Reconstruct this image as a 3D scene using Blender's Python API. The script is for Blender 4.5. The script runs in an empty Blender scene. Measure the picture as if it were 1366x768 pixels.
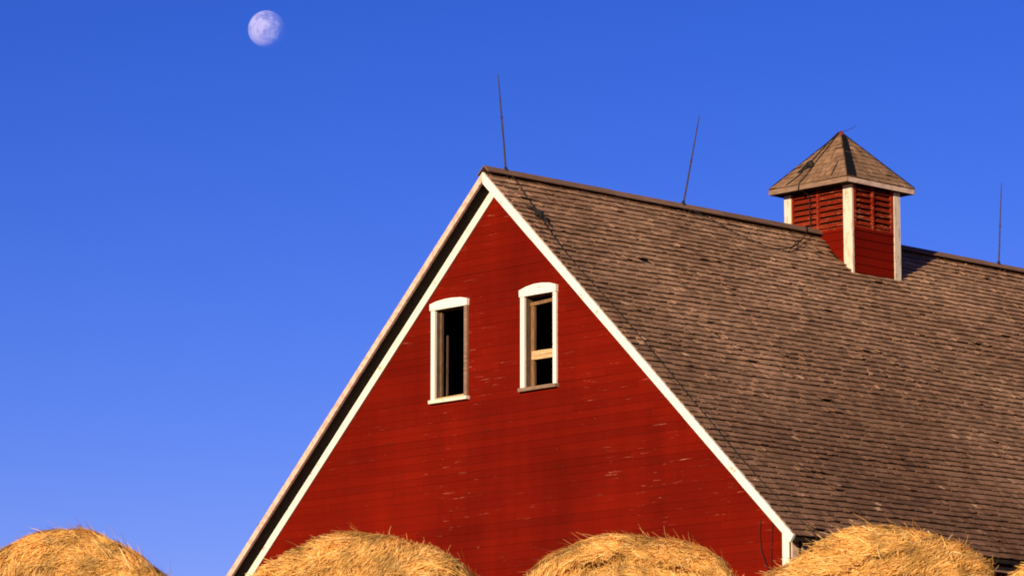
import bpy, math, random
import numpy as np
from mathutils import Vector
random.seed(11); RNG = np.random.default_rng(7)
S = bpy.context.scene
COL = S.collection
rad = math.radians

# ------------------------------------------------------------------ render / camera
S.render.engine = 'CYCLES'
S.view_settings.view_transform = 'Standard'
S.view_settings.look = 'None'
S.view_settings.exposure = 0.4
S.view_settings.gamma = 1.0
S.view_settings.use_curve_mapping = False
S.cycles.max_bounces = 6
S.cycles.transparent_max_bounces = 8
S.cycles.filter_width = 1.9

CAM = Vector((41.1476, -39.0424, 1.6))
YAW, PITCH = rad(46.0854), rad(9.66989)
cam = bpy.data.cameras.new('camera'); camo = bpy.data.objects.new('camera', cam); COL.objects.link(camo)
camo.location = CAM
camo.rotation_euler = (math.pi/2 + PITCH, 0, YAW)
cam.sensor_width = 36.0; cam.lens = 36.0*5290/1366
cam.clip_start = 0.1; cam.clip_end = 2.0e5
S.camera = camo

# ------------------------------------------------------------------ light
SUN_EL = rad(13.0); SUN_AZ = rad(22.1)          # azimuth measured from -Y towards +X
tosun = Vector((math.cos(SUN_EL)*math.sin(SUN_AZ), -math.cos(SUN_EL)*math.cos(SUN_AZ), math.sin(SUN_EL)))
sl = bpy.data.lights.new('sun', 'SUN'); so = bpy.data.objects.new('sun', sl); COL.objects.link(so)
sl.energy = 5.0; sl.angle = rad(0.5); sl.color = (1.0, 0.82, 0.53)
so.rotation_euler = (-tosun).to_track_quat('-Z', 'Y').to_euler()
so.location = (20, -50, 40)

W = bpy.data.worlds.new('World'); S.world = W; W.use_nodes = True
nt = W.node_tree; nt.nodes.clear()
out = nt.nodes.new('ShaderNodeOutputWorld'); bg = nt.nodes.new('ShaderNodeBackground')
sky = nt.nodes.new('ShaderNodeTexSky'); sky.sky_type = 'NISHITA'; sky.sun_disc = False
sky.sun_elevation = SUN_EL; sky.sun_rotation = rad(180-22.1)
sky.altitude = 600; sky.air_density = 1.0; sky.dust_density = 0.1; sky.ozone_density = 3.0
SKYNODES = nt.nodes
hs = nt.nodes.new('ShaderNodeHueSaturation'); hs.inputs['Saturation'].default_value = 1.25
hs.inputs['Hue'].default_value = 0.5
mulc = nt.nodes.new('ShaderNodeMix'); mulc.data_type = 'RGBA'; mulc.blend_type = 'MULTIPLY'
mulc.inputs[0].default_value = 1.0; mulc.inputs[7].default_value = (0.445, 0.248, 0.475, 1)
nt.links.new(sky.outputs[0], hs.inputs['Color'])
gm = nt.nodes.new('ShaderNodeGamma'); gm.inputs['Gamma'].default_value = 1.5
nt.links.new(hs.outputs[0], gm.inputs[0]); nt.links.new(gm.outputs[0], mulc.inputs[6])
nt.links.new(mulc.outputs[2], bg.inputs[0])
bg.inputs[1].default_value = 0.08
nt.links.new(bg.outputs[0], out.inputs[0])

# ------------------------------------------------------------------ material helpers
class NT:
    def __init__(s, name, rough=0.85, spec=0.2):
        s.m = bpy.data.materials.new(name); s.m.use_nodes = True
        s.t = s.m.node_tree; s.b = s.t.nodes['Principled BSDF']
        s.b.inputs['Roughness'].default_value = rough
        s.b.inputs['Specular IOR Level'].default_value = spec
        s.co = s.t.nodes.new('ShaderNodeTexCoord').outputs['Object']
    def n(s, k, **kw):
        x = s.t.nodes.new(k)
        for a, v in kw.items(): setattr(x, a, v)
        return x
    def l(s, a, b): s.t.links.new(a, b)
    def noise(s, scale, stretch=(1, 1, 1), detail=4, rough=0.55, rot=(0, 0, 0)):
        mp = s.n('ShaderNodeMapping'); mp.inputs['Scale'].default_value = stretch; mp.inputs['Rotation'].default_value = rot
        s.l(s.co, mp.inputs[0])
        x = s.n('ShaderNodeTexNoise'); x.inputs['Scale'].default_value = scale
        x.inputs['Detail'].default_value = detail; x.inputs['Roughness'].default_value = rough
        s.l(mp.outputs[0], x.inputs['Vector']); return x.outputs['Fac']
    def island(s): return s.n('ShaderNodeNewGeometry').outputs['Random Per Island']
    def ramp(s, fac, stops, interp='LINEAR'):
        r = s.n('ShaderNodeValToRGB'); r.color_ramp.interpolation = interp
        e = r.color_ramp.elements
        while len(e) < len(stops): e.new(0.5)
        for i, (p, c) in enumerate(stops):
            e[i].position = p
            e[i].color = (c, c, c, 1) if isinstance(c, (int, float)) else (*c, 1)
        s.l(fac, r.inputs[0]); return r.outputs[0]
    def mix(s, fac, a, b, mode='MIX'):
        x = s.n('ShaderNodeMix'); x.data_type = 'RGBA'; x.blend_type = mode
        for v, i in ((fac, 0), (a, 6), (b, 7)):
            if isinstance(v, (int, float)): x.inputs[i].default_value = v if i == 0 else (v, v, v, 1)
            elif isinstance(v, tuple): x.inputs[i].default_value = (*v, 1)
            else: s.l(v, x.inputs[i])
        return x.outputs[2]
    def col(s, c):
        if isinstance(c, tuple): s.b.inputs['Base Color'].default_value = (*c, 1)
        else: s.l(c, s.b.inputs['Base Color'])
        return s
    def bump(s, h, dist=0.003, strength=0.6):
        x = s.n('ShaderNodeBump'); x.inputs['Distance'].default_value = dist; x.inputs['Strength'].default_value = strength
        s.l(h, x.inputs['Height']); s.l(x.outputs[0], s.b.inputs['Normal']); return s

def red_siding(name, ax=(0.35, 1, 9), base=((0.118, 0.0040, 0.0009), (0.176, 0.0062, 0.0012)), peel=0.69):
    k = NT(name, 0.75, 0.04)
    big = k.noise(0.55, (1, 1, 1), 4)
    c = k.ramp(big, [(0.32, base[0]), (0.68, base[1])])
    isl = k.ramp(k.island(), [(0, 0.88), (1, 1.08)])
    c = k.mix(1.0, c, isl, 'MULTIPLY')
    streak = k.noise(3.2, ax, 6, 0.65)
    c = k.mix(k.ramp(streak, [(0.28, 0.6), (0.45, 0.0)]), c, (0.07, 0.008, 0.004))
    vs = k.noise(2.4, (1.6, 1.6, 0.12), 4, 0.6)
    c = k.mix(1.0, c, k.ramp(vs, [(0.3, 0.90), (0.7, 1.05)]), 'MULTIPLY')
    # flaked paint: short pale dashes along the boards
    zone = k.ramp(k.noise(0.42, (1, 1, 1.6), 2), [(0.46, 0.0), (0.6, 1.0)])
    fl = k.ramp(k.noise(4.2, (ax[0]*1.6, ax[1], ax[2]*1.2), 5, 0.7), [(peel-0.055, 0.0), (peel, 1.0)])
    m = k.mix(1.0, zone, fl, 'MULTIPLY')
    c = k.mix(m, c, (0.40, 0.15, 0.085))
    fl2 = k.ramp(k.noise(13.0, (0.8, 1, 1.3), 3, 0.6), [(0.73, 0.0), (0.78, 0.75)])
    c = k.mix(fl2, c, (0.30, 0.10, 0.055))
    k.col(c); k.bump(streak, 0.002, 0.4); return k.m

def white_paint(name, ax=(1, 1, 6), wear=0.60, tint=(0.80, 0.77, 0.70), wood=(0.36, 0.23, 0.15)):
    k = NT(name, 0.6, 0.25)
    s1 = k.noise(6.0, ax, 6, 0.65)
    c = k.ramp(k.noise(1.3, (1, 1, 1), 3), [(0.3, tuple(t*0.9 for t in tint)), (0.7, tint)])
    c = k.mix(k.ramp(s1, [(wear, 0.0), (wear+0.06, 1.0)]), c, wood)
    k.col(c); k.bump(s1, 0.002, 0.4); return k.m

def old_wood(name, a, b, ax=(1, 1, 7)):
    k = NT(name, 0.9, 0.1)
    s1 = k.noise(7.0, ax, 6, 0.65)
    c = k.ramp(s1, [(0.3, a), (0.7, b)])
    c = k.mix(1.0, c, k.ramp(k.island(), [(0, 0.8), (1, 1.15)]), 'MULTIPLY')
    k.col(c); k.bump(s1, 0.003, 0.6); return k.m

def shingle_mat(name, lo, hi, pale=(0.60, 0.38, 0.24)):
    k = NT(name, 0.92, 0.08)
    rnd = k.island()
    patch = k.ramp(k.noise(0.33, (1, 1, 1), 5, 0.6), [(0.34, lo), (0.66, hi)])
    # height tone: lower courses darker and greyer, lightening towards the ridge
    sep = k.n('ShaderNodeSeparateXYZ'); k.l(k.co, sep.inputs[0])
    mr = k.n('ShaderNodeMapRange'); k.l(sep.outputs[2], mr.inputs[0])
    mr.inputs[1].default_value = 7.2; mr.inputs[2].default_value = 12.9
    dulled = k.mix(1.0, patch, (0.48, 0.43, 0.43), 'MULTIPLY')
    c = k.mix(mr.outputs[0], dulled, patch)
    c = k.mix(1.0, c, k.ramp(rnd, [(0.0, 0.66), (0.2, 0.88), (0.8, 1.07), (1.0, 1.28)]), 'MULTIPLY')
    g = k.noise(16.0, (1, 0.4, 1), 5, 0.7)
    c = k.mix(1.0, c, k.ramp(g, [(0.3, 0.62), (0.7, 1.2)]), 'MULTIPLY')
    st = k.noise(1.6, (1, 1, 0.5), 5, 0.7)
    c = k.mix(k.ramp(st, [(0.60, 0.0), (0.72, 0.4)]), c, (0.44, 0.26, 0.14))
    chip = k.mix(1.0, k.ramp(rnd, [(0.972, 0.0), (0.973, 1.0)]), k.ramp(k.noise(7.0, (1, 1, 1), 2), [(0.57, 0.0), (0.61, 1.0)]), 'MULTIPLY')
    c = k.mix(chip, c, pale)
    k.col(c); k.bump(g, 0.0012, 0.35); return k.m

M = {}
M['red'] = red_siding('red_clapboard_paint')
M['red_side'] = red_siding('red_side_paint', ax=(1, 0.35, 9))
M['red_louver'] = red_siding('red_louver_paint', ax=(1.2, 1.2, 5), base=((0.17, 0.012, 0.004), (0.33, 0.045, 0.016)), peel=0.60)
M['white'] = white_paint('white_trim_paint', ax=(1.5, 1.5, 3), wear=0.635, wood=(0.46, 0.31, 0.20))
M['white_rake'] = white_paint('white_rake_paint', ax=(1.6, 1, 1.6), wear=0.61, wood=(0.50, 0.36, 0.25))
M['white_worn'] = white_paint('worn_white_paint', ax=(4, 4, 1.2), wear=0.60, tint=(0.74, 0.66, 0.55))
M['post'] = white_paint('stained_post_paint', ax=(5, 5, 0.8), wear=0.55, tint=(0.66, 0.57, 0.46), wood=(0.40, 0.27, 0.18))
M['rake_bare'] = white_paint('weathered_rake_paint', ax=(2, 1, 2), wear=0.50, tint=(0.66, 0.48, 0.38), wood=(0.50, 0.34, 0.26))
M['grey_wood'] = old_wood('grey_weathered_wood', (0.14, 0.085, 0.06), (0.32, 0.20, 0.14))
M['brown_wood'] = old_wood('brown_sash_wood', (0.10, 0.05, 0.025), (0.27, 0.145, 0.07), ax=(6, 6, 1))
M['dark_wood'] = old_wood('dark_jamb_wood', (0.06, 0.035, 0.022), (0.17, 0.10, 0.065), ax=(6, 6, 1))
M['tan_wood'] = old_wood('bare_tan_wood', (0.40, 0.23, 0.11), (0.68, 0.45, 0.24), ax=(1, 1, 7))
M['soffit'] = old_wood('shaded_soffit_boards', (0.012, 0.009, 0.007), (0.03, 0.022, 0.016), ax=(2, 2, 2))  # colour taken near black to carry the shade beneath the overhangs
M['shingle'] = shingle_mat('wood_shingles', (0.295, 0.160, 0.097), (0.50, 0.298, 0.186))
M['shingle_cup'] = shingle_mat('cupola_shingles', (0.23, 0.13, 0.08), (0.37, 0.22, 0.13))
M['cap'] = old_wood('ridge_board_wood', (0.13, 0.072, 0.05), (0.26, 0.15, 0.105), ax=(6, 0.6, 6))
M['hip_dark'] = NT('very_dark_hip', 0.85, 0.15).col((0.008, 0.007, 0.007)).m
M['rust'] = NT('rusty_iron', 0.7, 0.3)
M['rust'] = M['rust'].col(M['rust'].ramp(M['rust'].noise(30), [(0.35, (0.025, 0.018, 0.018)), (0.65, (0.06, 0.04, 0.032))])).m
M['cable'] = NT('braided_cable', 0.7, 0.2).col((0.016, 0.013, 0.013)).m
M['redcap'] = NT('red_peak_cap', 0.6, 0.3).col((0.16, 0.02, 0.015)).m
M['dark_inside'] = NT('unlit_dark_boards_inside', 0.95, 0.05).col((0.03, 0.022, 0.016)).m  # near-black colour puts interior darkness into the floors and cupola core

def straw_mat(name, a, b, c3, transl=0.0):
    k = NT(name, 0.75, 0.15)
    rnd = k.island()
    c = k.ramp(rnd, [(0.0, a), (0.35, b), (0.8, c3), (1.0, (0.95, 0.70, 0.33))])
    big = k.ramp(k.noise(5.0, (1, 1, 1), 4, 0.6), [(0.36, 0.55), (0.58, 1.06)])
    c = k.mix(1.0, c, big, 'MULTIPLY')
    k.col(c)
    if transl:
        tr = k.n('ShaderNodeBsdfTranslucent'); k.l(c, tr.inputs[0])
        ms = k.n('ShaderNodeMixShader'); ms.inputs[0].default_value = transl
        k.l(k.b.outputs[0], ms.inputs[1]); k.l(tr.outputs[0], ms.inputs[2])
        k.l(ms.outputs[0], k.t.nodes['Material Output'].inputs[0])
    return k.m
M['straw'] = straw_mat('dry_straw', (0.46, 0.19, 0.04), (0.84, 0.44, 0.11), (0.95, 0.57, 0.18), 0.2)
k = NT('packed_straw', 0.9, 0.05)
k.col(k.ramp(k.noise(26, (1, 1, 1), 5, 0.7), [(0.3, (0.30, 0.13, 0.035)), (0.65, (0.58, 0.30, 0.09))]))
k.bump(k.noise(40, (1, 1, 1), 5, 0.7), 0.02, 0.9); M['straw_core'] = k.m
k = NT('dry_grass_ground', 0.95, 0.05)
k.col(k.mix(k.ramp(k.noise(0.5, (1, 1, 1), 6, 0.65), [(0.35, 0.0), (0.65, 1.0)]), (0.10, 0.075, 0.03), (0.19, 0.13, 0.055)))
k.bump(k.noise(9, (1, 1, 1), 6, 0.7), 0.06, 1.0); M['ground'] = k.m

# ------------------------------------------------------------------ object helpers
def tag(o, label=None, cat=None, group=None, kind=None):
    if label: o['label'] = label
    if cat: o['category'] = cat
    if group: o['group'] = group
    if kind: o['kind'] = kind
    return o
def empty(name, loc):
    o = bpy.data.objects.new(name, None); COL.objects.link(o); o.location = loc; o.empty_display_size = 0.3
    return o
def link(name, me, mat, parent=None, loc=None):
    me.materials.append(mat)
    o = bpy.data.objects.new(name, me); COL.objects.link(o)
    if parent is not None: o.parent = parent
    if loc is not None: o.location = loc
    return o
class MB:
    def __init__(s): s.v = []; s.f = []
    def face(s, pts):
        i = len(s.v); s.v += [tuple(p) for p in pts]; s.f.append(tuple(range(i, i+len(pts))))
    def hexa(s, p):      # 8 points: bottom ring 0-3 (ccw seen from above), top ring 4-7
        i = len(s.v); s.v += [tuple(q) for q in p]
        for f in ((3, 2, 1, 0), (4, 5, 6, 7), (0, 1, 5, 4), (1, 2, 6, 5), (2, 3, 7, 6), (3, 0, 4, 7)):
            s.f.append(tuple(i+a for a in f))
    def box(s, x0, x1, y0, y1, z0, z1, j=0.0):
        r = lambda: random.uniform(-j, j)
        P = [(x0, y0, z0), (x1, y0, z0), (x1, y1, z0), (x0, y1, z0), (x0, y0, z1), (x1, y0, z1), (x1, y1, z1), (x0, y1, z1)]
        s.hexa([(a+r(), b+r(), c+r()) for a, b, c in P])
    def prism(s, poly, a, b):   # poly of 3D points, extruded between offsets a and b (vectors)
        n = len(poly); i = len(s.v); a = Vector(a); b = Vector(b)
        s.v += [tuple(Vector(p)+a) for p in poly] + [tuple(Vector(p)+b) for p in poly]
        s.f.append(tuple(range(i, i+n))); s.f.append(tuple(range(i+2*n-1, i+n-1, -1)))
        for q in range(n):
            w = (q+1) % n; s.f.append((i+q, i+n+q, i+n+w, i+w))
    def tube(s, pts, r, n=6):
        pts = [Vector(p) for p in pts]; rs = r if isinstance(r, (list, tuple)) else [r]*len(pts)
        base = len(s.v)
        for q, p in enumerate(pts):
            t = (pts[min(q+1, len(pts)-1)]-pts[max(q-1, 0)]).normalized()
            u = t.cross(Vector((0.31, 0.17, 0.93)))
            u = u.normalized() if u.length > 1e-3 else t.cross(Vector((1, 0, 0))).normalized()
            w = t.cross(u)
            for a in range(n):
                th = 2*math.pi*a/n; s.v.append(tuple(p+rs[q]*(math.cos(th)*u+math.sin(th)*w)))
        for q in range(len(pts)-1):
            for a in range(n):
                b = (a+1) % n
                s.f.append((base+q*n+a, base+q*n+b, base+(q+1)*n+b, base+(q+1)*n+a))
        s.f.append(tuple(base+a for a in range(n-1, -1, -1))); e = base+(len(pts)-1)*n
        s.f.append(tuple(e+a for a in range(n)))
    def build(s, name, mat, parent=None, loc=None, off=None):
        me = bpy.data.meshes.new(name)
        v = s.v if off is None else [(a-off[0], b-off[1], c-off[2]) for a, b, c in s.v]
        me.from_pydata(v, [], s.f); me.validate(); me.update()
        return link(name, me, mat, parent, loc)
def np_mesh(name, V, Fq, mat, parent=None, loc=None, smooth=False):
    me = bpy.data.meshes.new(name)
    V = np.ascontiguousarray(V, dtype=np.float32); Fq = np.ascontiguousarray(Fq, dtype=np.int32)
    me.vertices.add(len(V)); me.vertices.foreach_set('co', V.ravel())
    k = Fq.shape[1]
    me.loops.add(Fq.size); me.loops.foreach_set('vertex_index', Fq.ravel())
    me.polygons.add(len(Fq)); me.polygons.foreach_set('loop_start', np.arange(0, Fq.size, k, dtype=np.int32))
    me.polygons.foreach_set('loop_total', np.full(len(Fq), k, dtype=np.int32))
    me.polygons.foreach_set('use_smooth', np.full(len(Fq), smooth, dtype=bool))
    me.update(calc_edges=True); me.validate()
    return link(name, me, mat, parent, loc)

# ------------------------------------------------------------------ ground
GZ, BZ = 2.60, 2.45                # level at the barn / under the bales
fwd = Vector((-math.sin(YAW), math.cos(YAW)))
def ground_z(x, y):
    v = (x-CAM.x)*fwd.x + (y-CAM.y)*fwd.y
    s = lambda a, b: (lambda t: t*t*(3-2*t))(min(1, max(0, (v-a)/(b-a))))
    return BZ*s(3, 15) + (GZ-BZ)*s(26, 38)
ds = [0, .6, 1.2, 2, 3, 4, 5, 6, 7, 8, 9, 10, 11, 12, 13, 14, 15, 16, 18, 20, 23, 26, 29, 32, 35, 38, 42, 50, 60, 80, 110, 160, 250, 500, 1000, 3000, 9000, 30000]
gv = [(CAM.x, CAM.y, 0)]; gf = []; NA = 96
for d in ds[1:]:
    for a in range(NA):
        th = 2*math.pi*a/NA; x = CAM.x+d*math.cos(th); y = CAM.y+d*math.sin(th); gv.append((x, y, ground_z(x, y)))
for a in range(NA): gf.append((0, 1+a, 1+(a+1) % NA))
for r in range(len(ds)-2):
    for a in range(NA):
        b = (a+1) % NA; gf.append((1+r*NA+a, 1+(r+1)*NA+a, 1+(r+1)*NA+b, 1+r*NA+b))
me = bpy.data.meshes.new('ground'); me.from_pydata(gv, [], gf); me.update()
for p_ in me.polygons: p_.use_smooth = True
tag(link('ground', me, M['ground']), kind='structure')

# ------------------------------------------------------------------ barn
H = 12.975; A = 6.0; K = 5.7657/6.0; LEN = 24.0; D = 0.30; WX = 5.66   # ridge height, half width, slope, length, overhang, wall half width
SL = math.hypot(A, A*K); ca, sa = A/SL, A*K/SL
barn = empty('barn', (0, LEN/2, GZ))
tag(barn, 'red wooden barn with steep brown shingle roof, white trim and louvred cupola', 'barn')
BO = (0, -LEN/2, -GZ)              # parts keep their own measured coordinates
def roof_z(x): return H - K*abs(x)

def clad(bnd, z0, z1, holes, put, expo=0.112, proud=0.0055, joint=3.6, rows_off=0.0):
    """lapped boards; bnd(z)->(u0,u1); put(u,z,out)->point"""
    mb = MB(); z = z0
    while z < z1-1e-4:
        zt = min(z+expo, z1)
        j0 = random.uniform(-0.0025, 0.003)
        cuts = []
        u0b, u1b = bnd(z); u = u0b + random.uniform(0.6, joint)
        while u < u1b-0.4: cuts.append(u); u += random.uniform(joint*0.7, joint*1.3)
        zb = sorted({z, zt, *[h for hh in holes for h in hh[2:] if z+1e-4 < h < zt-1e-4]})
        for a, b in zip(zb[:-1], zb[1:]):
            segs = [('b', 'b')]
            act = sorted([h for h in holes if h[2] < (a+b)/2 < h[3]])
            edges = ['L'] + [e for h in act for e in (h[0], h[1])] + ['R']
            for q in range(0, len(edges), 2):
                l, r = edges[q], edges[q+1]
                la = bnd(a)[0] if l == 'L' else l; lb = bnd(b)[0] if l == 'L' else l
                ra = bnd(a)[1] if r == 'R' else r; rb = bnd(b)[1] if r == 'R' else r
                if ra-la < 1e-4: continue
                inner = [c for c in cuts if max(la, lb)+0.15 < c < min(ra, rb)-0.15]
                pa = [la]+inner+[ra]; pb = [lb]+inner+[rb]
                for i in range(len(pa)-1):
                    jj = j0 + random.uniform(-0.0012, 0.0012)
                    g0 = 0.0012 if i else 0; g1 = 0.0012 if i < len(pa)-2 else 0
                    o = lambda zz: (proud+jj)*(1-(zz-z)/expo) + 0.001
                    mb.face([put(pa[i]+g0, a, o(a)), put(pa[i+1]-g1, a, o(a)), put(pb[i+1]-g1, b, o(b)), put(pb[i]+g0, b, o(b))])
                    if a == z:
                        mb.v += [tuple(put(pa[i]+g0, a, -0.004)), tuple(put(pa[i+1]-g1, a, -0.004))]
                        n = len(mb.v); mb.f.append((n-2, n-1, n-5, n-6))
        z = zt
    return mb
W1 = (-1.318, -0.690, 9.785, 11.115); W2 = (0.583, 1.168, 9.768, 11.092)
def gable_b(z):
    x = min(WX, (H-0.075-z)/K); x = max(x, 0.0)
    return (-x, x)
gable = clad(gable_b, GZ-0.1, H-0.08, [W1, W2], lambda u, z, o: (u, D-o, z)).build('gable_wall', M['red'], barn, BO)
rear = clad(gable_b, GZ-0.1, H-0.08, [], lambda u, z, o: (-u, LEN-D+o, z), expo=0.224, joint=8).build('rear_wall', M['red'], barn, BO)
ZE = roof_z(WX)-0.05
clad(lambda z: (D, LEN-D), GZ-0.1, ZE, [], lambda u, z, o: (WX+o, u, z), joint=4.5).build('side_wall', M['red_side'], barn, BO)
clad(lambda z: (-(LEN-D), -D), GZ-0.1, ZE, [], lambda u, z, o: (-WX-o, -u, z), expo=0.224, joint=8).build('side_wall', M['red_side'], barn, BO)
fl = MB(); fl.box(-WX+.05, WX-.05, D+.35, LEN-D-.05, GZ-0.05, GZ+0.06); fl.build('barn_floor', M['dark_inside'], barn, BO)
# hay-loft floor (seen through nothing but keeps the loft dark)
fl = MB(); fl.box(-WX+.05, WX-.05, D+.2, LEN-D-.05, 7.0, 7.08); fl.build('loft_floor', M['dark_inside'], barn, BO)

# roof deck: boards under the shingles, also the dark soffit seen beneath the left overhang
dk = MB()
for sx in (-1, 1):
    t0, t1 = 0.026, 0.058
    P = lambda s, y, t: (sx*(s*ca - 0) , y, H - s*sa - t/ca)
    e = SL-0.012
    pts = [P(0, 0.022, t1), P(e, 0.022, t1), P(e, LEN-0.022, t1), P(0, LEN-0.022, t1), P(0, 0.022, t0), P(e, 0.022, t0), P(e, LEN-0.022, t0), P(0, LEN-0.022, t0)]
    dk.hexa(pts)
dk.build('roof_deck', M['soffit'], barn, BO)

# the shingles, course by course
def shingles(sx, y0, y1, hole=None):
    ex = 0.127; nc = int(SL/ex)
    Sb, Yb, Wd, Lf, Th, Ln, Tw = [], [], [], [], [], [], []
    for c in range(nc+1):
        y = y0 - random.uniform(0, 0.1)
        lc = random.uniform(0.036, 0.047)
        w_off = 0.006*math.sin(c*1.7)+random.uniform(-0.004, 0.004)
        while y < y1:
            w = random.choice((0.08, 0.10, 0.12, 0.15, 0.18, 0.22))*random.uniform(0.85, 1.15)
            a, b = max(y, y0), min(y+w, y1)
            y += w + random.uniform(0.001, 0.003)
            if b-a < 0.03: continue
            r = random.random()
            if (c*ex-1.25)**2+(a-1.75)**2 < .30 and sx > 0: r = min(1, r+.22*random.random())
            if r < 0.0004: continue                                   # a missing shingle
            Sb.append(c*ex + (w_off + random.uniform(-0.010, 0.012) if c else -0.012)); Yb.append(a); Wd.append(b-a)
            Lf.append(lc + random.uniform(-0.003, 0.003) + (random.uniform(0.006, 0.032) if r > 0.978 else 0))
            Th.append(random.uniform(.010,.014)); Ln.append(random.uniform(0.185, 0.20)); Tw.append(random.uniform(-0.003, 0.003))
    Sb, Yb, Wd, Lf, Th, Ln, Tw = map(np.array, (Sb, Yb, Wd, Lf, Th, Ln, Tw))
    n = len(Sb)
    if hole is not None:
        x = (SL-Sb)*ca
        keep = ~((x < hole[0]-0.03) & (Yb+Wd > hole[1]+0.03) & (Yb < hole[2]-0.03)) 
        Sb, Yb, Wd, Lf, Th, Ln, Tw = (q[keep] for q in (Sb, Yb, Wd, Lf, Th, Ln, Tw)); n = len(Sb)
    # local slope coordinates: s up from the eave, y along, h off the deck
    base = -0.024
    top = np.minimum(Sb+Ln, SL-0.004)
    def P(s, y, h):
        sag = 0.012*np.sin(y*0.9+s*0.7) + 0.008*np.sin(y*0.37-s*1.3+1.0)
        h = h + base + sag*np.minimum(1, np.minimum(y*2, 1))*0.8
        d = SL - s
        return np.stack([sx*(d*ca + h*sa), y, H - d*sa + h*ca], 1)
    V = np.stack([P(Sb, Yb, Lf+Tw-Th+0.004), P(Sb, Yb+Wd, Lf-Tw-Th+0.004), P(top, Yb+Wd, 0*Lf+0.000), P(top, Yb, 0*Lf+0.000),
                  P(Sb, Yb, Lf+Tw+0.004), P(Sb, Yb+Wd, Lf-Tw+0.004), P(top, Yb+Wd, 0*Lf+0.004), P(top, Yb, 0*Lf+0.004)], 1).reshape(-1, 3)
    f = np.array([(3, 2, 1, 0), (4, 5, 6, 7), (0, 1, 5, 4), (1, 2, 6, 5), (2, 3, 7, 6), (3, 0, 4, 7)])
    if sx > 0: f = f[:, ::-1] if False else f
    F = (np.arange(n)[:, None, None]*8 + f[None]).reshape(-1, 4)
    if sx < 0: F = F[:, ::-1]
    return V, F
CX_, CY0, CY1 = 0.714, 7.338, 8.438
V, F = shingles(1, -0.005, LEN+0.005, (CX_, CY0, CY1)); np_mesh('shingle_roof', V, F, M['shingle'], barn, BO)
V, F = shingles(-1, -0.005, LEN+0.005, (CX_, CY0, CY1)); np_mesh('shingle_roof', V, F, M['shingle'], barn, BO)

# ridge boards
def ridge_board(y0, y1):
    rc = MB(); y = y0
    while y < y1-0.05:
        ye = min(y+random.uniform(2.2, 3.4), y1)
        lift = random.uniform(0, 0.012)
        for sx in (1, -1):
            w = 0.066 if sx > 0 else 0.12; h0, h1 = 0.052+lift, 0.066+lift
            q = lambda d, yy, h: (sx*(d*ca+h*sa) if d > 0 else sx*0.001, yy, H-d*sa+(h*ca if d > 0 else h/ca))
            dl = random.uniform(0.0, 0.012)
            pts = [q(0, y, h0), q(w, y, h0+dl), q(w, ye-.006, h0+dl), q(0, ye-.006, h0), q(0, y, h1), q(w, y, h1+dl), q(w, ye-.006, h1+dl), q(0, ye-.006, h1)]
            rc.hexa(pts)
        y = ye
    rc.build('ridge_cap', M['cap'], barn, BO)
ridge_board(0.0, CY0-0.002); ridge_board(CY1+0.002, LEN)

# rake boards (front gable), frieze boards under the soffit
def rake(sx, bt, y0, y1, mat, name, s0=0.0, top=0.0, bb=None):
    mb = MB(); P = lambda s, t, y: (sx*s*ca if s > 0 else 0.0, y, H - s*sa - t/ca)
    n = 6; ss = [s0+(SL-s0)*i/n for i in range(n+1)]
    for i in range(n):
        a = ss[i]+(0.0015 if i else 0); c = ss[i+1]
        bb = bb or bt; ba = bt+(bb-bt)*a/SL; bc = bt+(bb-bt)*c/SL; b = bc
        ba += random.uniform(-.005, .005); bc += random.uniform(-.005, .005); b = bc
        pts = [P(a, ba, y0), P(c, bc, y0), P(c, bc, y1), P(a, ba, y1), P(a, top, y0), P(c, top, y0), P(c, top, y1), P(a, top, y1)]
        if i == n-1:   # square-cut lower end
            cut = b*0.95
            pts[1] = P(c-cut*sa/ca*0.9, b, y0); pts[2] = P(c-cut*sa/ca*0.9, b, y1)
        mb.hexa(pts)
    return mb.build(name, mat, barn, BO)
o = rake(1, 0.120, -0.024, 0.020, M['white_rake'], 'rake_board', bb=0.108)
o = rake(-1, 0.094, -0.024, 0.020, M['rake_bare'], 'rake_board'); o['label'] = 'weathered pinkish rake board with worn white paint'
for sx in (1, -1):
    mb = MB(); P = lambda s, t, y: (sx*s*ca if s > 0 else 0.0, y, H - s*sa - t/ca)
    e = WX/ca; w = 0.185
    mb.hexa([P(0, w, D-.034), P(e, w, D-.034), P(e, w, D-.016), P(0, w, D-.016), P(0, .061, D-.034), P(e, .061, D-.034), P(e, .061, D-.016), P(0, .061, D-.016)])
    mb.build('frieze_board', M['white_rake'], barn, BO)
# rake boards of the rear gable
for sx in (1, -1):
    mb = MB(); P = lambda s, t, y: (sx*s*ca, y, H - s*sa - t/ca)
    mb.hexa([P(0, .16, LEN-.02), P(SL, .16, LEN-.02), P(SL, .16, LEN+.024), P(0, .16, LEN+.024), P(0, 0, LEN-.02), P(SL, 0, LEN-.02), P(SL, 0, LEN+.024), P(0, 0, LEN+.024)])
    mb.build('rake_board', M['white_rake'], barn, BO)
# corner boards
for sx in (1, -1):
    zt = roof_z(WX)-0.09
    mb = MB(); a, b = sorted((sx*(WX-0.120), sx*(WX-0.004))); mb.box(a, b, D-.036, D-.016, GZ-0.05, zt+0.10)
    mb.build('corner_board', M['white'], barn, BO)
    mb = MB(); a, b = sorted((sx*(WX+0.016), sx*(WX+0.038))); mb.box(a, b, D-.012, D+.115, GZ-0.05, zt-0.02)
    mb.build('corner_board', M['rake_bare'], barn, BO)  # side leaf coloured darker than the front one to mimic grazing light
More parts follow.
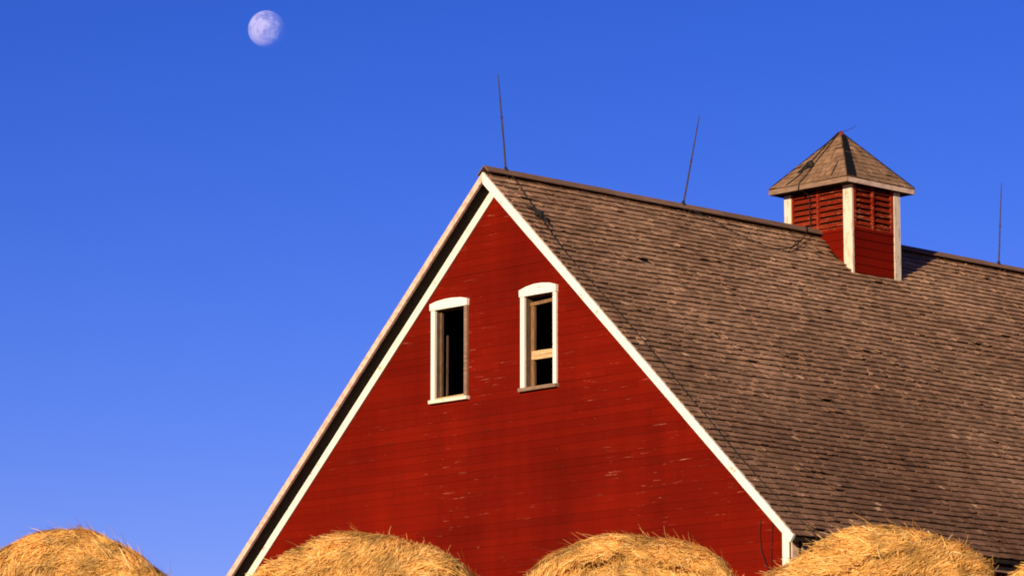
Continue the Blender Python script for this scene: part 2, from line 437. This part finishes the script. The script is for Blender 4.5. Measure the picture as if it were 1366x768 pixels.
# eave boards along both sides
for sx in (1, -1):
    mb = MB(); a, b = sorted((sx*5.83, sx*5.86)); mb.box(a, b, D+.02, LEN-D, 7.03, 7.105)
    mb.build('eave_board', M['grey_wood'], barn, BO)
    # boxed underside behind it
    mb = MB(); a, b = sorted((sx*(WX+.02), sx*5.829)); mb.box(a, b, D+.12, LEN-D, 7.06, 7.085)
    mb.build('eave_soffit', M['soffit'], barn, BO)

# windows
def window(w, peak, sash, label):
    x0, x1, z0, z1 = w
    yo = D-0.044                       # front of the casings
    L = MB(); L.box(x0-0.080, x0, yo, D-0.0005, z0-0.0, z1+0.004, 0.0015)
    win = L.build('window', M['white'], barn, BO); win['label'] = label
    # right casing
    R = MB(); R.box(x1, x1+(0.062 if sash else 0.062), yo+.003, D-0.0005, z0, z1+0.004, 0.0015)
    o = R.build('side_casing', M['white'] if sash else M['grey_wood'], win)
    if not sash: o['label'] = 'right casing bare of paint, grey brown wood'
    hd = MB(); e0, e1 = x0-0.092, x1+0.074; xm = (e0+e1)/2
    hd.prism([(e0, 0, z1+.005), (e1, 0, z1+.005), (e1+.004, 0, z1+.105), (e1-.12, 0, z1+.105+peak*.62), (xm+.08, 0, z1+.105+peak*.95), (xm-.06, 0, z1+.105+peak*.97), (e0+.14, 0, z1+.105+peak*.6), (e0-.004, 0, z1+.102)], (0, yo-.016, 0), (0, D-.001, 0))
    hd.build('head_casing', M['white'], win)
    si = MB(); si.box(x0-0.100, x1+0.086, yo-.035, D+.10, z0-.052, z0-.004, 0.003)
    o = si.build('sill', M['grey_wood'] if sash else M['white_worn'], win)
    jm = MB()
    jm.box(x0-.022, x0-.001, D+.001, D+.16, z0, z1); jm.box(x1+.001, x1+.022, D+.001, D+.16, z0, z1)
    jm.box(x0-.022, x1+.022, D+.001, D+.16, z1+.001, z1+.025); jm.box(x0-.022, x1+.022, D+.101, D+.16, z0-.03, z0-.002)
    jm.build('jamb', M['dark_wood'], win)
    if sash:
        sa_ = MB(); ys0, ys1 = D+.085, D+.125
        sa_.box(x0+.010, x0+.075, ys0, ys1, z0+.004, z1-.07, .003)         # left stile
        sa_.box(x1-.03, x1-.004, ys0+.01, ys1, z0+.004, z1-.05, .003)
        sa_.hexa([(x0+.004, ys0-.012, z1-.125), (x1-.004, ys0-.012, z1-.095), (x1-.004, ys1-.004, z1-.095), (x0+.004, ys1-.004, z1-.125),
                  (x0+.004, ys0-.012, z1-.075), (x1-.004, ys0-.012, z1-.05), (x1-.004, ys1-.004, z1-.05), (x0+.004, ys1-.004, z1-.075)])
        sa_.build('sash', M['brown_wood'], win)
        br = MB()
        zb = z0+0.405
        br.box(x0+.06, x1-.004, D+.045, D+.083, zb+.062, zb+.125, .004); br.box(x0+.06, x1-.004, D+.05, D+.082, zb, zb+.058, .004)
        br.build('meeting_rail', M['tan_wood'], win)
    else:
        sa_ = MB(); sa_.box(x0+.004, x0+.045, D+.06, D+.10, z0+.002, z1-.01, .003)
        sa_.hexa([(x0+.080, D+.12, z0), (x0+.095, D+.12, z0), (x0+.095, D+.15, z0), (x0+.080, D+.15, z0),
                  (x0+.088, D+.12, z0+.95), (x0+.098, D+.12, z0+.97), (x0+.098, D+.15, z0+.97), (x0+.088, D+.15, z0+.95)])
        sa_.build('sash', M['dark_wood'], win)
        rg = MB(); rg.box(x0+.005, x1-.005, D-.02, D+.09, z0-.003, z0+.028, .006); rg.build('bottom_rail', M['tan_wood'], win)
    return win
window(W1, 0.045, False, 'empty left window with bare right casing')
window(W2, 0.060, True, 'right window with sash frame and bare crossbar')

# cupola
cb = MB()
Z0, ZL0, ZL1, ZE_ = 11.9, 13.045, 13.715, 13.776
cb.box(-CX_+.05, CX_-.05, CY0+.05, CY1-.05, Z0, 13.74)
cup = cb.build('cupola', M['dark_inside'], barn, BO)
cyc = (CY0+CY1)/2; hy = (CY1-CY0)/2
def cup_face(k):
    # k: 0 front(-Y) 1 right(+X) 2 back 3 left ; u runs along the face, o outwards
    if k == 0: return CX_, lambda u, z, o: (u, CY0-o, z)
    if k == 2: return CX_, lambda u, z, o: (-u, CY1+o, z)
    if k == 1: return hy, lambda u, z, o: (CX_+o, cyc+u, z)
    return hy, lambda u, z, o: (-CX_-o, cyc-u, z)
def fbox(mb, put, u0, u1, z0, z1, o0, o1):
    mb.hexa([put(u0, z0, o1), put(u1, z0, o1), put(u1, z0, o0), put(u0, z0, o0), put(u0, z1, o1), put(u1, z1, o1), put(u1, z1, o0), put(u0, z1, o0)])
for k in range(4):
    hw, put = cup_face(k)
    pw_l, pw_r = (0.142, 0.18) if k in (0, 2) else (0.0, 0.145)
    ul, ur = -hw+pw_l, hw-pw_r
    if k in (1, 3): ul = -hw+0.004
    bd = clad(lambda z: (ul, ur), Z0, ZL0-.02, [], put, expo=0.135, proud=0.012, joint=9)
    bd.build('cupola_boarding', M['red'] if k % 2 == 0 else M['red_side'], cup)
    lv = MB()
    st = 0.03 if k in (0, 2) else 0.055
    um = (ul+ur)/2 - (0.0 if k in (0, 2) else 0.02)
    fbox(lv, put, ul, ul+st, ZL0-.02, ZL1, -.03, .012); fbox(lv, put, ur-st, ur, ZL0-.02, ZL1, -.03, .012)
    fbox(lv, put, um-.02, um+.02, ZL0-.03, ZL1, -.03, .020)
    fbox(lv, put, ul+st+.001, um-.021, ZL0-.02, ZL0+.012, -.03, .010); fbox(lv, put, um+.021, ur-st-.001, ZL0-.02, ZL0+.012, -.03, .010)
    ns = 7; pitch_ = (ZL1-ZL0-.03)/ns
    for (a, b) in ((ul+st+.002, um-.022), (um+.022, ur-st-.002)):
        for i in range(ns):
            z = ZL0+.03+i*pitch_; j = random.uniform(-.004, .004); j2 = random.uniform(-.005, .005)
            # tilted slat: lower edge outside, upper edge inside
            lv.hexa([put(a, z+j, .004), put(b, z+j2, .004), put(b, z+.058+j2, -.042), put(a, z+.058+j, -.042),
                     put(a, z+.016+j, .010), put(b, z+.016+j2, .010), put(b, z+.071+j2, -.037), put(a, z+.071+j, -.037)])
    lv.build('louver', M['red_louver'], cup)
# corner posts
def post(x0, x1, y0, y1):
    mb = MB(); mb.box(x0, x1, y0, y1, 11.95, 13.70, .001); mb.build('corner_post', M['post'], cup)
post(CX_-.18, CX_+.003, CY0-.03, CY0+.012); post(-CX_-.003, -CX_+.142, CY0-.03, CY0+.012)
post(CX_-.18, CX_-.03, CY1-.012, CY1+.012); post(-CX_-.003, -CX_+.142, CY1-.012, CY1+.03)
post(CX_+.004, CX_+.022, CY1-.135, CY1+.011); post(-CX_-.026, -CX_-.004, CY1-.145, CY1+.03)
# cupola roof: pyramid of shingles
rx, ry, zp = 0.832, 0.81, 14.700
cr = MB()
cr.v += [(-rx, cyc-ry, ZE_), (rx, cyc-ry, ZE_), (rx, cyc+ry, ZE_), (-rx, cyc+ry, ZE_), (0, cyc, zp)]
cr.f += [(0, 1, 4), (1, 2, 4), (2, 3, 4), (3, 0, 4)]
base_n = len(cr.v)
corners = [Vector((-rx, cyc-ry, ZE_)), Vector((rx, cyc-ry, ZE_)), Vector((rx, cyc+ry, ZE_)), Vector((-rx, cyc+ry, ZE_))]
apex = Vector((0, cyc, zp))
for k in range(4):
    p0, p1 = corners[k], corners[(k+1) % 4]
    nrm = (p1-p0).cross(apex-p0).normalized()
    nc = 11
    for c in range(nc):
        f0, f1 = c/nc, min(1.0, (c+1.45)/nc)
        a0, a1 = p0.lerp(apex, f0), p1.lerp(apex, f0); b0, b1 = p0.lerp(apex, f1), p1.lerp(apex, f1)
        wl = (a1-a0).length; t = 0.0
        while t < 1-1e-6:
            dt = min(1-t, random.uniform(0.09, 0.20)/max(wl, .1))
            if 1-t-dt < 0.05/max(wl, .1): dt = 1-t
            g = min(0.004/max(wl, .1), dt*.2); u0, u1 = t+g, t+dt-g
            lf = random.uniform(.018, .027)+(random.uniform(.01, .03) if random.random() < (.10 if k == 0 else .02) else 0); th = random.uniform(.008, .013)
            dj = (apex-p0).normalized()*random.uniform(-.006, .006)
            if k == 0: u0 += random.uniform(-.01, .01); u1 += random.uniform(-.01, .01); u0, u1 = max(0, u0), min(1, u1)
            q = [a0.lerp(a1, u0)+dj, a0.lerp(a1, u1)+dj, b0.lerp(b1, u1), b0.lerp(b1, u0)]
            cr.hexa([q[0]+nrm*(lf-th), q[1]+nrm*(lf-th), q[2]+nrm*.001, q[3]+nrm*.001, q[0]+nrm*lf, q[1]+nrm*lf, q[2]+nrm*.006, q[3]+nrm*.006])
            t += dt
cr.build('cupola_roof', M['shingle_cup'], cup)
# eave fascia and soffit of the cupola
zb_, zt_ = 13.700, ZE_-.003
for bx_, mat_ in (((-rx-.004, rx+.004, cyc-ry-.006, cyc-ry+.018), 'grey_wood'), ((-rx-.004, rx+.004, cyc+ry-.018, cyc+ry+.006), 'grey_wood'),
                  ((rx-.018, rx+.006, cyc-ry+.019, cyc+ry-.019), 'rake_bare'), ((-rx-.006, -rx+.018, cyc-ry+.019, cyc+ry-.019), 'grey_wood')):
    fs = MB(); fs.box(*bx_, zb_, zt_); fs.build('eave_fascia', M[mat_], cup)
sf = MB(); sf.box(-rx+.019, rx-.019, cyc-ry+.019, cyc+ry-.019, zb_+.012, zb_+.03); sf.build('soffit', M['soffit'], cup)
# hip strips and a very dark patch beside the near hip
hp = MB()
for k in (0, 2, 3):
    a, b = corners[k]+Vector((0, 0, .018)), apex+Vector((0, 0, .02)); hp.tube([a, a.lerp(b, .5), b], .017, 6)
hp.build('hip_strip', M['hip_dark'], cup)
tp = MB(); p0, p1 = corners[1], corners[2]; nrm = (p1-p0).cross(apex-p0).normalized()
def R_(f, u): return p0.lerp(apex, f).lerp(p1.lerp(apex, f), u)
for i in range(9):
    f0, f1 = i/9*.94+.01, (i+1)/9*.94+.01
    w0 = (0.20-.11*f0)/max(.08, (1-f0)*1.62); w1 = (0.20-.11*f1)/max(.08, (1-f1)*1.62)
    w0, w1 = min(w0, .8), min(w1, .8)
    q = [R_(f0, -.005), R_(f0, w0+random.uniform(-.01, .01)), R_(f1, w1), R_(f1, -.005)]
    tp.hexa([v+nrm*.004 for v in q]+[v+nrm*(.034 if n_ < 2 else .030) for n_, v in enumerate(q)])
tp.build('dark_hip_patch', M['hip_dark'], cup)
pk = MB(); pk.tube([apex+Vector((0, 0, -.09)), apex+Vector((0, 0, .0)), apex+Vector((0, 0, .05))], [.075, .05, .008], 8); pk.build('peak_cap', M['redcap'], cup)

# ------------------------------------------------------------------ lightning rods
def make_rod(base, tip, jf, label):
    b = Vector(base); v = Vector(tip)-b
    r = empty('lightning_rod', b)
    tag(r, label, 'lightning rod', 'lightning rods on the ridge')
    lo = MB(); lo.tube([(0, 0, 0), v*(jf*.5)+Vector((0.004, 0, 0)), v*jf], [.0150, .0140, .0125], 8); lo.build('lower_rod', M['rust'], r)
    up = MB(); up.tube([v*(jf-.02), v*jf*1.25, v*.85, v], [.0115, .011, .009, .006], 8); up.build('upper_rod', M['rust'], r)
    cl = MB(); cl.tube([v*(jf-.022), v*(jf-.012), v*(jf+.012), v*(jf+.02)], [.012, .018, .018, .010], 8); cl.build('coupling', M['rust'], r)
    ft = MB(); ft.tube([(0, 0, -.05), (0, 0, .03), v*.06], [.05, .035, .018], 8)
    for a in ((.10, .07, -.09), (.10, -.07, -.09), (-.10, .0, -.09)): ft.tube([v*.045, Vector(a)*.5+v*.012, a], .009, 5)
    ft.build('foot', M['cable'], r)
    return r
RZ = H+.055
make_rod((0.0, .453, RZ), (0.0, .29, 14.485), .56, 'lightning rod leaning left at the gable peak')
make_rod((0.0, 4.207, RZ), (0.0, 4.591, 14.50), .50, 'tilted lightning rod halfway between gable peak and cupola')
make_rod((0.0, 11.80, RZ), (0.0, 11.923, 14.455), .48, 'nearly upright lightning rod on the ridge beyond the cupola')

# ------------------------------------------------------------------ conductor cables
def smooth(pts, n=6):
    pts = [Vector(p) for p in pts]; o = []
    for i in range(len(pts)-1):
        a, b, c, d = pts[max(i-1, 0)], pts[i], pts[i+1], pts[min(i+2, len(pts)-1)]
        for q in range(n):
            t = q/n
            o.append(.5*((2*b)+(c-a)*t+(2*a-5*b+4*c-d)*t*t+(3*b-a-3*c+d)*t**3))
    o.append(pts[-1]); return o
def on_roof(x, y, h=.048): return (x+h*sa, y, H-K*x+h*ca)
c1 = MB()
c1.tube(smooth([(0, .47, RZ+.02), on_roof(.10, .47, .075), on_roof(.25, .45, .06), on_roof(.48, .42), on_roof(.74, .36, .06), on_roof(.95, .31), on_roof(1.57, .215), on_roof(2.2, .26), on_roof(2.84, .27), on_roof(4.0, .22), on_roof(5.03, .19), on_roof(5.6, .27), on_roof(6.0, .36), (6.05, .37, 7.05)]), .0055, 6)
cab = c1.build('grounding_cable', M['cable'])
tag(cab, 'dark grounding cable running down the shingles beside the white rake board', 'cable')
bk = MB()
bk.tube(smooth([on_roof(.60, .33, .03), on_roof(.66, .33, .08), on_roof(.74, .36, .06)]), [.012]*13, 6)
bk.tube([on_roof(.73, .33, .02), on_roof(.75, .345, .07), on_roof(.77, .36, .09), on_roof(.80, .37, .05)], [.035, .055, .05, .02], 8)
bk.tube([on_roof(.60, .20, .05), on_roof(.68, .30, .085), on_roof(.78, .40, .06), on_roof(.93, .44, .03)], [.006, .022, .02, .005], 6)
bk.build('cable_bracket', M['cable'], cab)

c2 = MB()
pl = [(0.0, 4.24, RZ+.02), on_roof(.12, 4.42, .07), on_roof(.14, 4.55, .06), on_roof(.24, 4.77, .05), on_roof(.33, 4.95, .035), on_roof(.454, 5.21), on_roof(.53, 5.42), on_roof(.555, 5.62), on_roof(.52, 5.9), on_roof(.42, 6.22), on_roof(.25, 6.6, .05), on_roof(.10, 6.85, .085), (0.02, 7.02, H+.085), (-.13, 7.28, 13.07), (-.16, CY0-.045, 13.35), (-.165, CY0-.05, 13.60), (-.17, CY0-.17, 13.68), (-.175, cyc-ry-.03, 13.70), (-.17, cyc-ry-.015, 13.80)]
c2.tube(smooth(pl), .0085, 6)
# loose loop beside it
c2.tube(smooth([on_roof(.44, 6.20), on_roof(.30, 6.42, .045), on_roof(.27, 6.55, .06), on_roof(.30, 6.50, .10), on_roof(.40, 6.30, .06), on_roof(.50, 6.05, .04)]), .0075, 6)
# up the front slope of the cupola roof
n0 = (corners[1]-corners[0]).cross(apex-corners[0]).normalized()
def onc(f, u, h=.03): return corners[0].lerp(apex, f).lerp(corners[1].lerp(apex, f), u)+n0*h
c2.tube(smooth([(-.17, cyc-ry-.015, 13.80), onc(.10, .40), onc(.30, .40), onc(.5, .38), onc(.72, .36), onc(.98, .5, .04)]), .0085, 6)
c2.tube(smooth([onc(.02, .22), onc(.2, .27), onc(.42, .24), onc(.62, .22), onc(.8, .15, .04), onc(.99, .4, .05)]), .009, 6)
c2.tube(smooth([onc(.06, .80), onc(.2, .83), onc(.34, .88)]), .007, 6)
c2.tube(smooth([tuple(apex+Vector((0, 0, .03))), tuple(apex+Vector((.06, .06, .05))), tuple(apex+Vector((.12, .15, .10))), tuple(apex+Vector((.15, .20, .15)))]), .004, 5)
cab2 = c2.build('conductor_cable', M['cable'])
tag(cab2, 'slack dark conductor cable drooping from middle rod and climbing the cupola', 'cable')
b2 = MB()
b2.tube([onc(.33, .27, .02), onc(.36, .31, .05), onc(.36, .36, .07), onc(.33, .40, .03)], [.03, .055, .06, .03], 8)
b2.tube([onc(.25, .20, .03), onc(.31, .28, .05), onc(.37, .36, .03)], [.012, .025, .012], 6)
b2.tube(smooth([onc(.27, .24, .03), onc(.34, .25, .06), onc(.40, .33, .04)]), .01, 6)
b2.build('cable_bracket', M['cable'], cab2)

c3 = MB(); yw = D-.026
c3.tube(smooth([(5.15, yw, 7.50), (5.145, yw-.03, 7.38), (5.17, yw-.03, 7.1), (5.27, yw-.02, 6.85), (5.36, yw, 6.55), (5.38, yw, 5.6), (5.37, yw, 4.2), (5.38, yw, GZ)]), .006, 6)
c3.tube(smooth([(5.36, yw, 7.46), (5.35, yw-.02, 7.2), (5.34, yw-.01, 6.9), (5.36, yw, 6.5)]), .005, 6)
tag(c3.build('wall_cable', M['cable']), 'thin dark cable hanging loose on the red wall near the corner board', 'cable')

# ------------------------------------------------------------------ round bales
R0 = 0.66
def sines(seed, n, f0, f1):
    g = np.random.default_rng(seed); d = g.normal(size=(n, 3)); d /= np.linalg.norm(d, axis=1)[:, None]
    f = np.exp(g.uniform(np.log(f0), np.log(f1), n)); ph = g.uniform(0, 6.283, n); a = (f0/f)**0.75
    return lambda P: (np.sin(P@(d*f[:, None]).T+ph)*a).sum(1)/np.sqrt((a**2).sum()/2)/1.4
def bale(top, yaw, length, outline, label, seed, NS=60000, gr=None):
    cz = top[2]-R0-BZ                                     # height of the core above the ground
    # outline of the upper half in metres (dx, height above core) -> polar radius
    th = []; rr = []
    for dx, dz in outline: th.append(math.atan2(dz, dx)); rr.append(math.hypot(dx, dz))
    o = np.argsort(th); th = np.array(th)[o]; rr = np.array(rr)[o]
    th = np.concatenate([[-math.pi, -.9, -.1], th, [math.pi+.1-.001, math.pi+.9]]); rr = np.concatenate([[R0, R0, (R0+rr[0])/2], rr, [(R0+rr[-1])/2, R0]])
    def rad_(t):
        t = (t+math.pi/2) % (2*math.pi)-math.pi/2
        return np.interp(t, th, rr)
    big, mid, fine = sines(seed, 14, 5, 12), sines(seed+1, 16, 14, 34), sines(seed+2, 16, 40, 90)
    pit = sines(seed+7, 12, 9, 22)
    lobe = np.random.default_rng(seed+5).uniform(0, 6.28)
    ce = 0.11; half = length/2
    Lf = R0-ce; La = ce*math.pi/2; Lr = length-2*ce; tot = 2*Lf+2*La+Lr
    def surf(s, t, disp=True):
        """s in metres from the front centre over the rim to the back centre"""
        k = rad_(t)/R0
        s = np.clip(s, 0, tot); rho = np.empty_like(s); y = np.empty_like(s)
        m = s < Lf; rho[m] = s[m]; y[m] = -half
        m2 = (s >= Lf) & (s < Lf+La); a = (s[m2]-Lf)/ce; rho[m2] = Lf+ce*np.sin(a); y[m2] = -half+ce*(1-np.cos(a))
        m3 = (s >= Lf+La) & (s < Lf+La+Lr); rho[m3] = R0; y[m3] = -half+ce+(s[m3]-Lf-La)
        m4 = (s >= Lf+La+Lr) & (s < Lf+2*La+Lr); a = (s[m4]-Lf-La-Lr)/ce; rho[m4] = Lf+ce*np.cos(a); y[m4] = half-ce+ce*np.sin(a)
        m5 = s >= Lf+2*La+Lr; rho[m5] = np.maximum(0, tot-s[m5]); y[m5] = half
        P = np.stack([rho*k*np.cos(t), y, rho*k*np.sin(t)], 1)
        if disp:
            ends = np.where(s < Lf+La*.6, 1.0, np.where(s > Lf+La*1.4+Lr, -1.0, 0.0))
            e = 0.020*big(P)+0.019*mid(P)+0.008*fine(P)
            # rolled layers: spiral grooves on both end faces
            sp = np.sin((rho*2*math.pi/0.115)+t+lobe+0.8*big(P*.6))
            groove = -0.035*np.clip(sp-.35, 0, 1)*np.abs(ends)*np.clip(rho/.1, 0, 1)
            groove = groove-0.07*np.clip(pit(P)-.95, 0, .8)*np.abs(ends)
            if gr is not None:
                tn = (t+math.pi/2) % (2*math.pi)-math.pi/2
                rg_ = gr+0.022*np.sin(3.1*tn+.5)+.012*np.sin(9*tn)
                groove = groove-0.13*np.exp(-((rho-rg_)/.024)**2)*(ends > 0)*np.clip((tn-.5)/.25, 0, 1)*np.clip((2.6-tn)/.25, 0, 1)*(0.6+.4*np.sin(7*tn))
            n_out = np.stack([np.cos(t), 0*t, np.sin(t)], 1)
            fr = np.clip((rho-(R0-ce))/ce, 0, 1)
            P = P + n_out*((e*0.85)*fr)[:, None]
            P[:, 1] += -ends*(e*1.2+groove+0.05*(1-(rho/R0)**2))
        P[:, 2] = np.maximum(P[:, 2], -cz+0.004)
        return P
    root = empty('round_bale', (top[0]+.58*fwd.x, top[1]+.58*fwd.y, BZ)); root.rotation_euler = (0, 0, yaw)
    tag(root, label, 'hay bale', 'round hay bales in a row before the barn')
    nt_, ns_ = 200, 130
    ss = np.linspace(0.002, tot-0.002, ns_); tt = np.linspace(0, 2*math.pi, nt_, endpoint=False)
    SS, TT = np.meshgrid(ss, tt, indexing='ij')
    V = surf(SS.ravel(), TT.ravel()); V[:, 2] += cz
    i = np.arange(ns_-1)[:, None]*nt_; j = np.arange(nt_)[None]; j2 = (j+1) % nt_
    F = np.stack([i+j, i+j2, i+nt_+j2, i+nt_+j], -1).reshape(-1, 4)
    np_mesh('packed_roll', V, F, M['straw_core'], root, smooth=True)
    # loose straw lying on and sticking out of the surface
    g = np.random.default_rng(seed+9)
    n = NS
    s = np.where(g.random(n) < .52, np.sqrt(g.random(n))*(Lf+La*1.1), Lf+La*.4+g.random(n)*(Lr+La*1.2))
    bk_ = g.random(n) < .10; s[bk_] = tot-np.sqrt(g.random(bk_.sum()))*(Lf+La)
    t = np.where(g.random(n) < .72, g.uniform(-.1, math.pi+.1, n), g.uniform(math.pi, 2*math.pi, n))
    P0 = surf(s, t); e = 0.012
    dS = surf(s+e, t, False)-surf(s-e, t, False); dT = surf(s, t+e/np.maximum(.15, np.minimum(s, tot-s)), False)-surf(s, t-e/np.maximum(.15, np.minimum(s, tot-s)), False)
    nz = lambda v: v/np.maximum(np.linalg.norm(v, axis=1), 1e-6)[:, None]
    dS, dT = nz(dS), nz(dT); N = nz(np.cross(dS, dT)); N = np.where(((N*P0).sum(1) < 0)[:, None], -N, N)
    # local lay of the straw: mostly along the roll, swirled in patches
    sw = sines(seed+3, 10, 4, 14)
    ang = 0.8*sw(P0)+g.normal(0, .38, n)
    flip = g.random(n) < .10; ang[flip] = g.uniform(-1.57, 1.57, flip.sum())
    T = nz(dT*np.cos(ang)[:, None]+dS*np.sin(ang)[:, None])
    Ln = np.clip(g.lognormal(math.log(.07), .45, n), .025, .20)
    wd = np.clip(g.lognormal(math.log(.0027), .38, n), .0014, .006)
    lift = g.uniform(-.005, .008, n); up0 = g.normal(0, .075, n); 
    wild = (g.random(n) < .03) & (Ln < .16); up0[wild] += g.uniform(.15, .7, wild.sum())
    bend = g.normal(0, .25, n)
    B = np.cross(N, T); tw = g.uniform(-.7, .7, n)
    Wv = B*np.cos(tw)[:, None]+N*np.sin(tw)[:, None]
    rows = []
    for q in range(4):
        f = q/3-.0
        c = P0+N*(lift+.003)[:, None]+T*((f-.5)*Ln)[:, None]+N*((f*up0-.35*up0*(1-f))*Ln - (f-.5)**2*4*np.clip(Ln**2*.35, 0, .02))[:, None]+B*(bend*(f-.5)**2*Ln)[:, None]
        w = wd*(1 if 0 < q < 3 else .7)
        rows += [c-Wv*(w/2)[:, None], c+Wv*(w/2)[:, None]]
    V = np.stack(rows, 1).reshape(-1, 3)
    V[:, 2] = np.maximum(V[:, 2], -cz+.003)+cz
    f = np.array([(0, 1, 3, 2), (2, 3, 5, 4), (4, 5, 7, 6)])
    F = (np.arange(n)[:, None, None]*8+f[None]).reshape(-1, 4)
    o = np_mesh('loose_straw', V, F, M['straw'], root); o['kind'] = 'stuff'
    return root
def ol(cx, ty, pts, pxm):
    return [((x-cx)/pxm, R0-(y-ty)/pxm) for x, y in pts]
bale((24.766, -26.541, 3.840), YAW+rad(4), 1.22, ol(92, 706, [(-70, 800), (-45, 768), (0, 741), (28, 725), (61, 715), (84, 708), (102, 707), (136, 717), (178, 735), (220, 768), (246, 805)], 258),
     'hay bale against open sky, left of the barn', 31)
bale((26.038, -25.489, 3.770), YAW-rad(5), 1.22, ol(480, 709, [(308, 805), (333, 768), (358, 746), (417, 717), (450, 711), (487, 709), (530, 715), (562, 726), (600, 746), (625, 768), (650, 800)], 262),
     'broad smooth hay bale in front of the left half of the red gable', 32)
bale((26.877, -24.465, 3.785), YAW+rad(3), 1.22, ol(839, 713, [(680, 805), (703, 768), (741, 738), (778, 723), (812, 713), (840, 714), (861, 720), (911, 726), (957, 747), (978, 768), (1000, 800)], 261),
     'hay bale with dark groove, in front of the right half of the gable', 33, gr=0.535)
bale((28.144, -23.979, 3.75), YAW+rad(5), 1.25, ol(1172, 701, [(985, 795), (1010, 770), (1041, 753), (1088, 727), (1124, 709), (1160, 702), (1190, 701), (1237, 707), (1280, 724), (1304, 741), (1317, 768), (1324, 800)], 264),
     'tall shaggy hay bale hiding the roof eave right of the corner board', 34)
bale((28.70, -22.65, 3.80), YAW-rad(3), 1.22, ol(1482, 705, [(1325, 800), (1343, 768), (1372, 738), (1420, 714), (1482, 705), (1540, 714), (1590, 740), (1620, 768), (1640, 800)], 258),
     'hay bale cut off by the right edge of the photo', 35)

# ------------------------------------------------------------------ moon
MD = 30000.0; ray = Vector((-0.74209961, 0.62903892, 0.23121285)); MR = MD*25.0/5290
import bmesh
bm = bmesh.new(); bmesh.ops.create_uvsphere(bm, u_segments=64, v_segments=32, radius=MR)
me = bpy.data.meshes.new('moon'); bm.to_mesh(me); bm.free()
for p_ in me.polygons: p_.use_smooth = True
mm = bpy.data.materials.new('moon_surface'); mm.use_nodes = True; t = mm.node_tree; t.nodes.clear()
mo = t.nodes.new('ShaderNodeOutputMaterial'); ad = t.nodes.new('ShaderNodeAddShader'); tr = t.nodes.new('ShaderNodeBsdfTransparent')
df = t.nodes.new('ShaderNodeBsdfDiffuse'); tc = t.nodes.new('ShaderNodeTexCoord'); mpn = t.nodes.new('ShaderNodeMapping')
mpn.inputs['Scale'].default_value = (1/MR,)*3; mpn.inputs['Location'].default_value = (3.1, 1.7, 0.4)
ns1 = t.nodes.new('ShaderNodeTexNoise'); ns1.inputs['Scale'].default_value = 1.7; ns1.inputs['Detail'].default_value = 5; ns1.inputs['Roughness'].default_value = 0.6
rp = t.nodes.new('ShaderNodeValToRGB'); rp.color_ramp.elements[0].position = .40; rp.color_ramp.elements[0].color = (.10, .09, .08, 1)
rp.color_ramp.elements[1].position = .60; rp.color_ramp.elements[1].color = (.27, .25, .23, 1)
geo = t.nodes.new('ShaderNodeNewGeometry'); mx = t.nodes.new('ShaderNodeMixShader')
t.links.new(tc.outputs['Object'], mpn.inputs[0]); t.links.new(mpn.outputs[0], ns1.inputs['Vector']); 
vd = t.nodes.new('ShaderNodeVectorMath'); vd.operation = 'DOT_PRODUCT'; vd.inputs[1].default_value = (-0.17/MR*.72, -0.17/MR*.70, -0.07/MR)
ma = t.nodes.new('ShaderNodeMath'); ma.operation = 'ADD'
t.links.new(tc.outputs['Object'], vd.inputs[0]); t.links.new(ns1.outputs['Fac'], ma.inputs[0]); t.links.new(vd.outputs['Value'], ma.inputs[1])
t.links.new(ma.outputs[0], rp.inputs[0])
t.links.new(rp.outputs[0], df.inputs[0]); t.links.new(df.outputs[0], ad.inputs[0]); t.links.new(tr.outputs[0], ad.inputs[1])
t.links.new(geo.outputs['Backfacing'], mx.inputs[0]); t.links.new(ad.outputs[0], mx.inputs[1]); t.links.new(tr.outputs[0], mx.inputs[2])
t.links.new(mx.outputs[0], mo.inputs[0])
moon = link('moon', me, mm, None, CAM+ray*MD)
tag(moon, 'pale gibbous moon in the blue sky', 'moon')
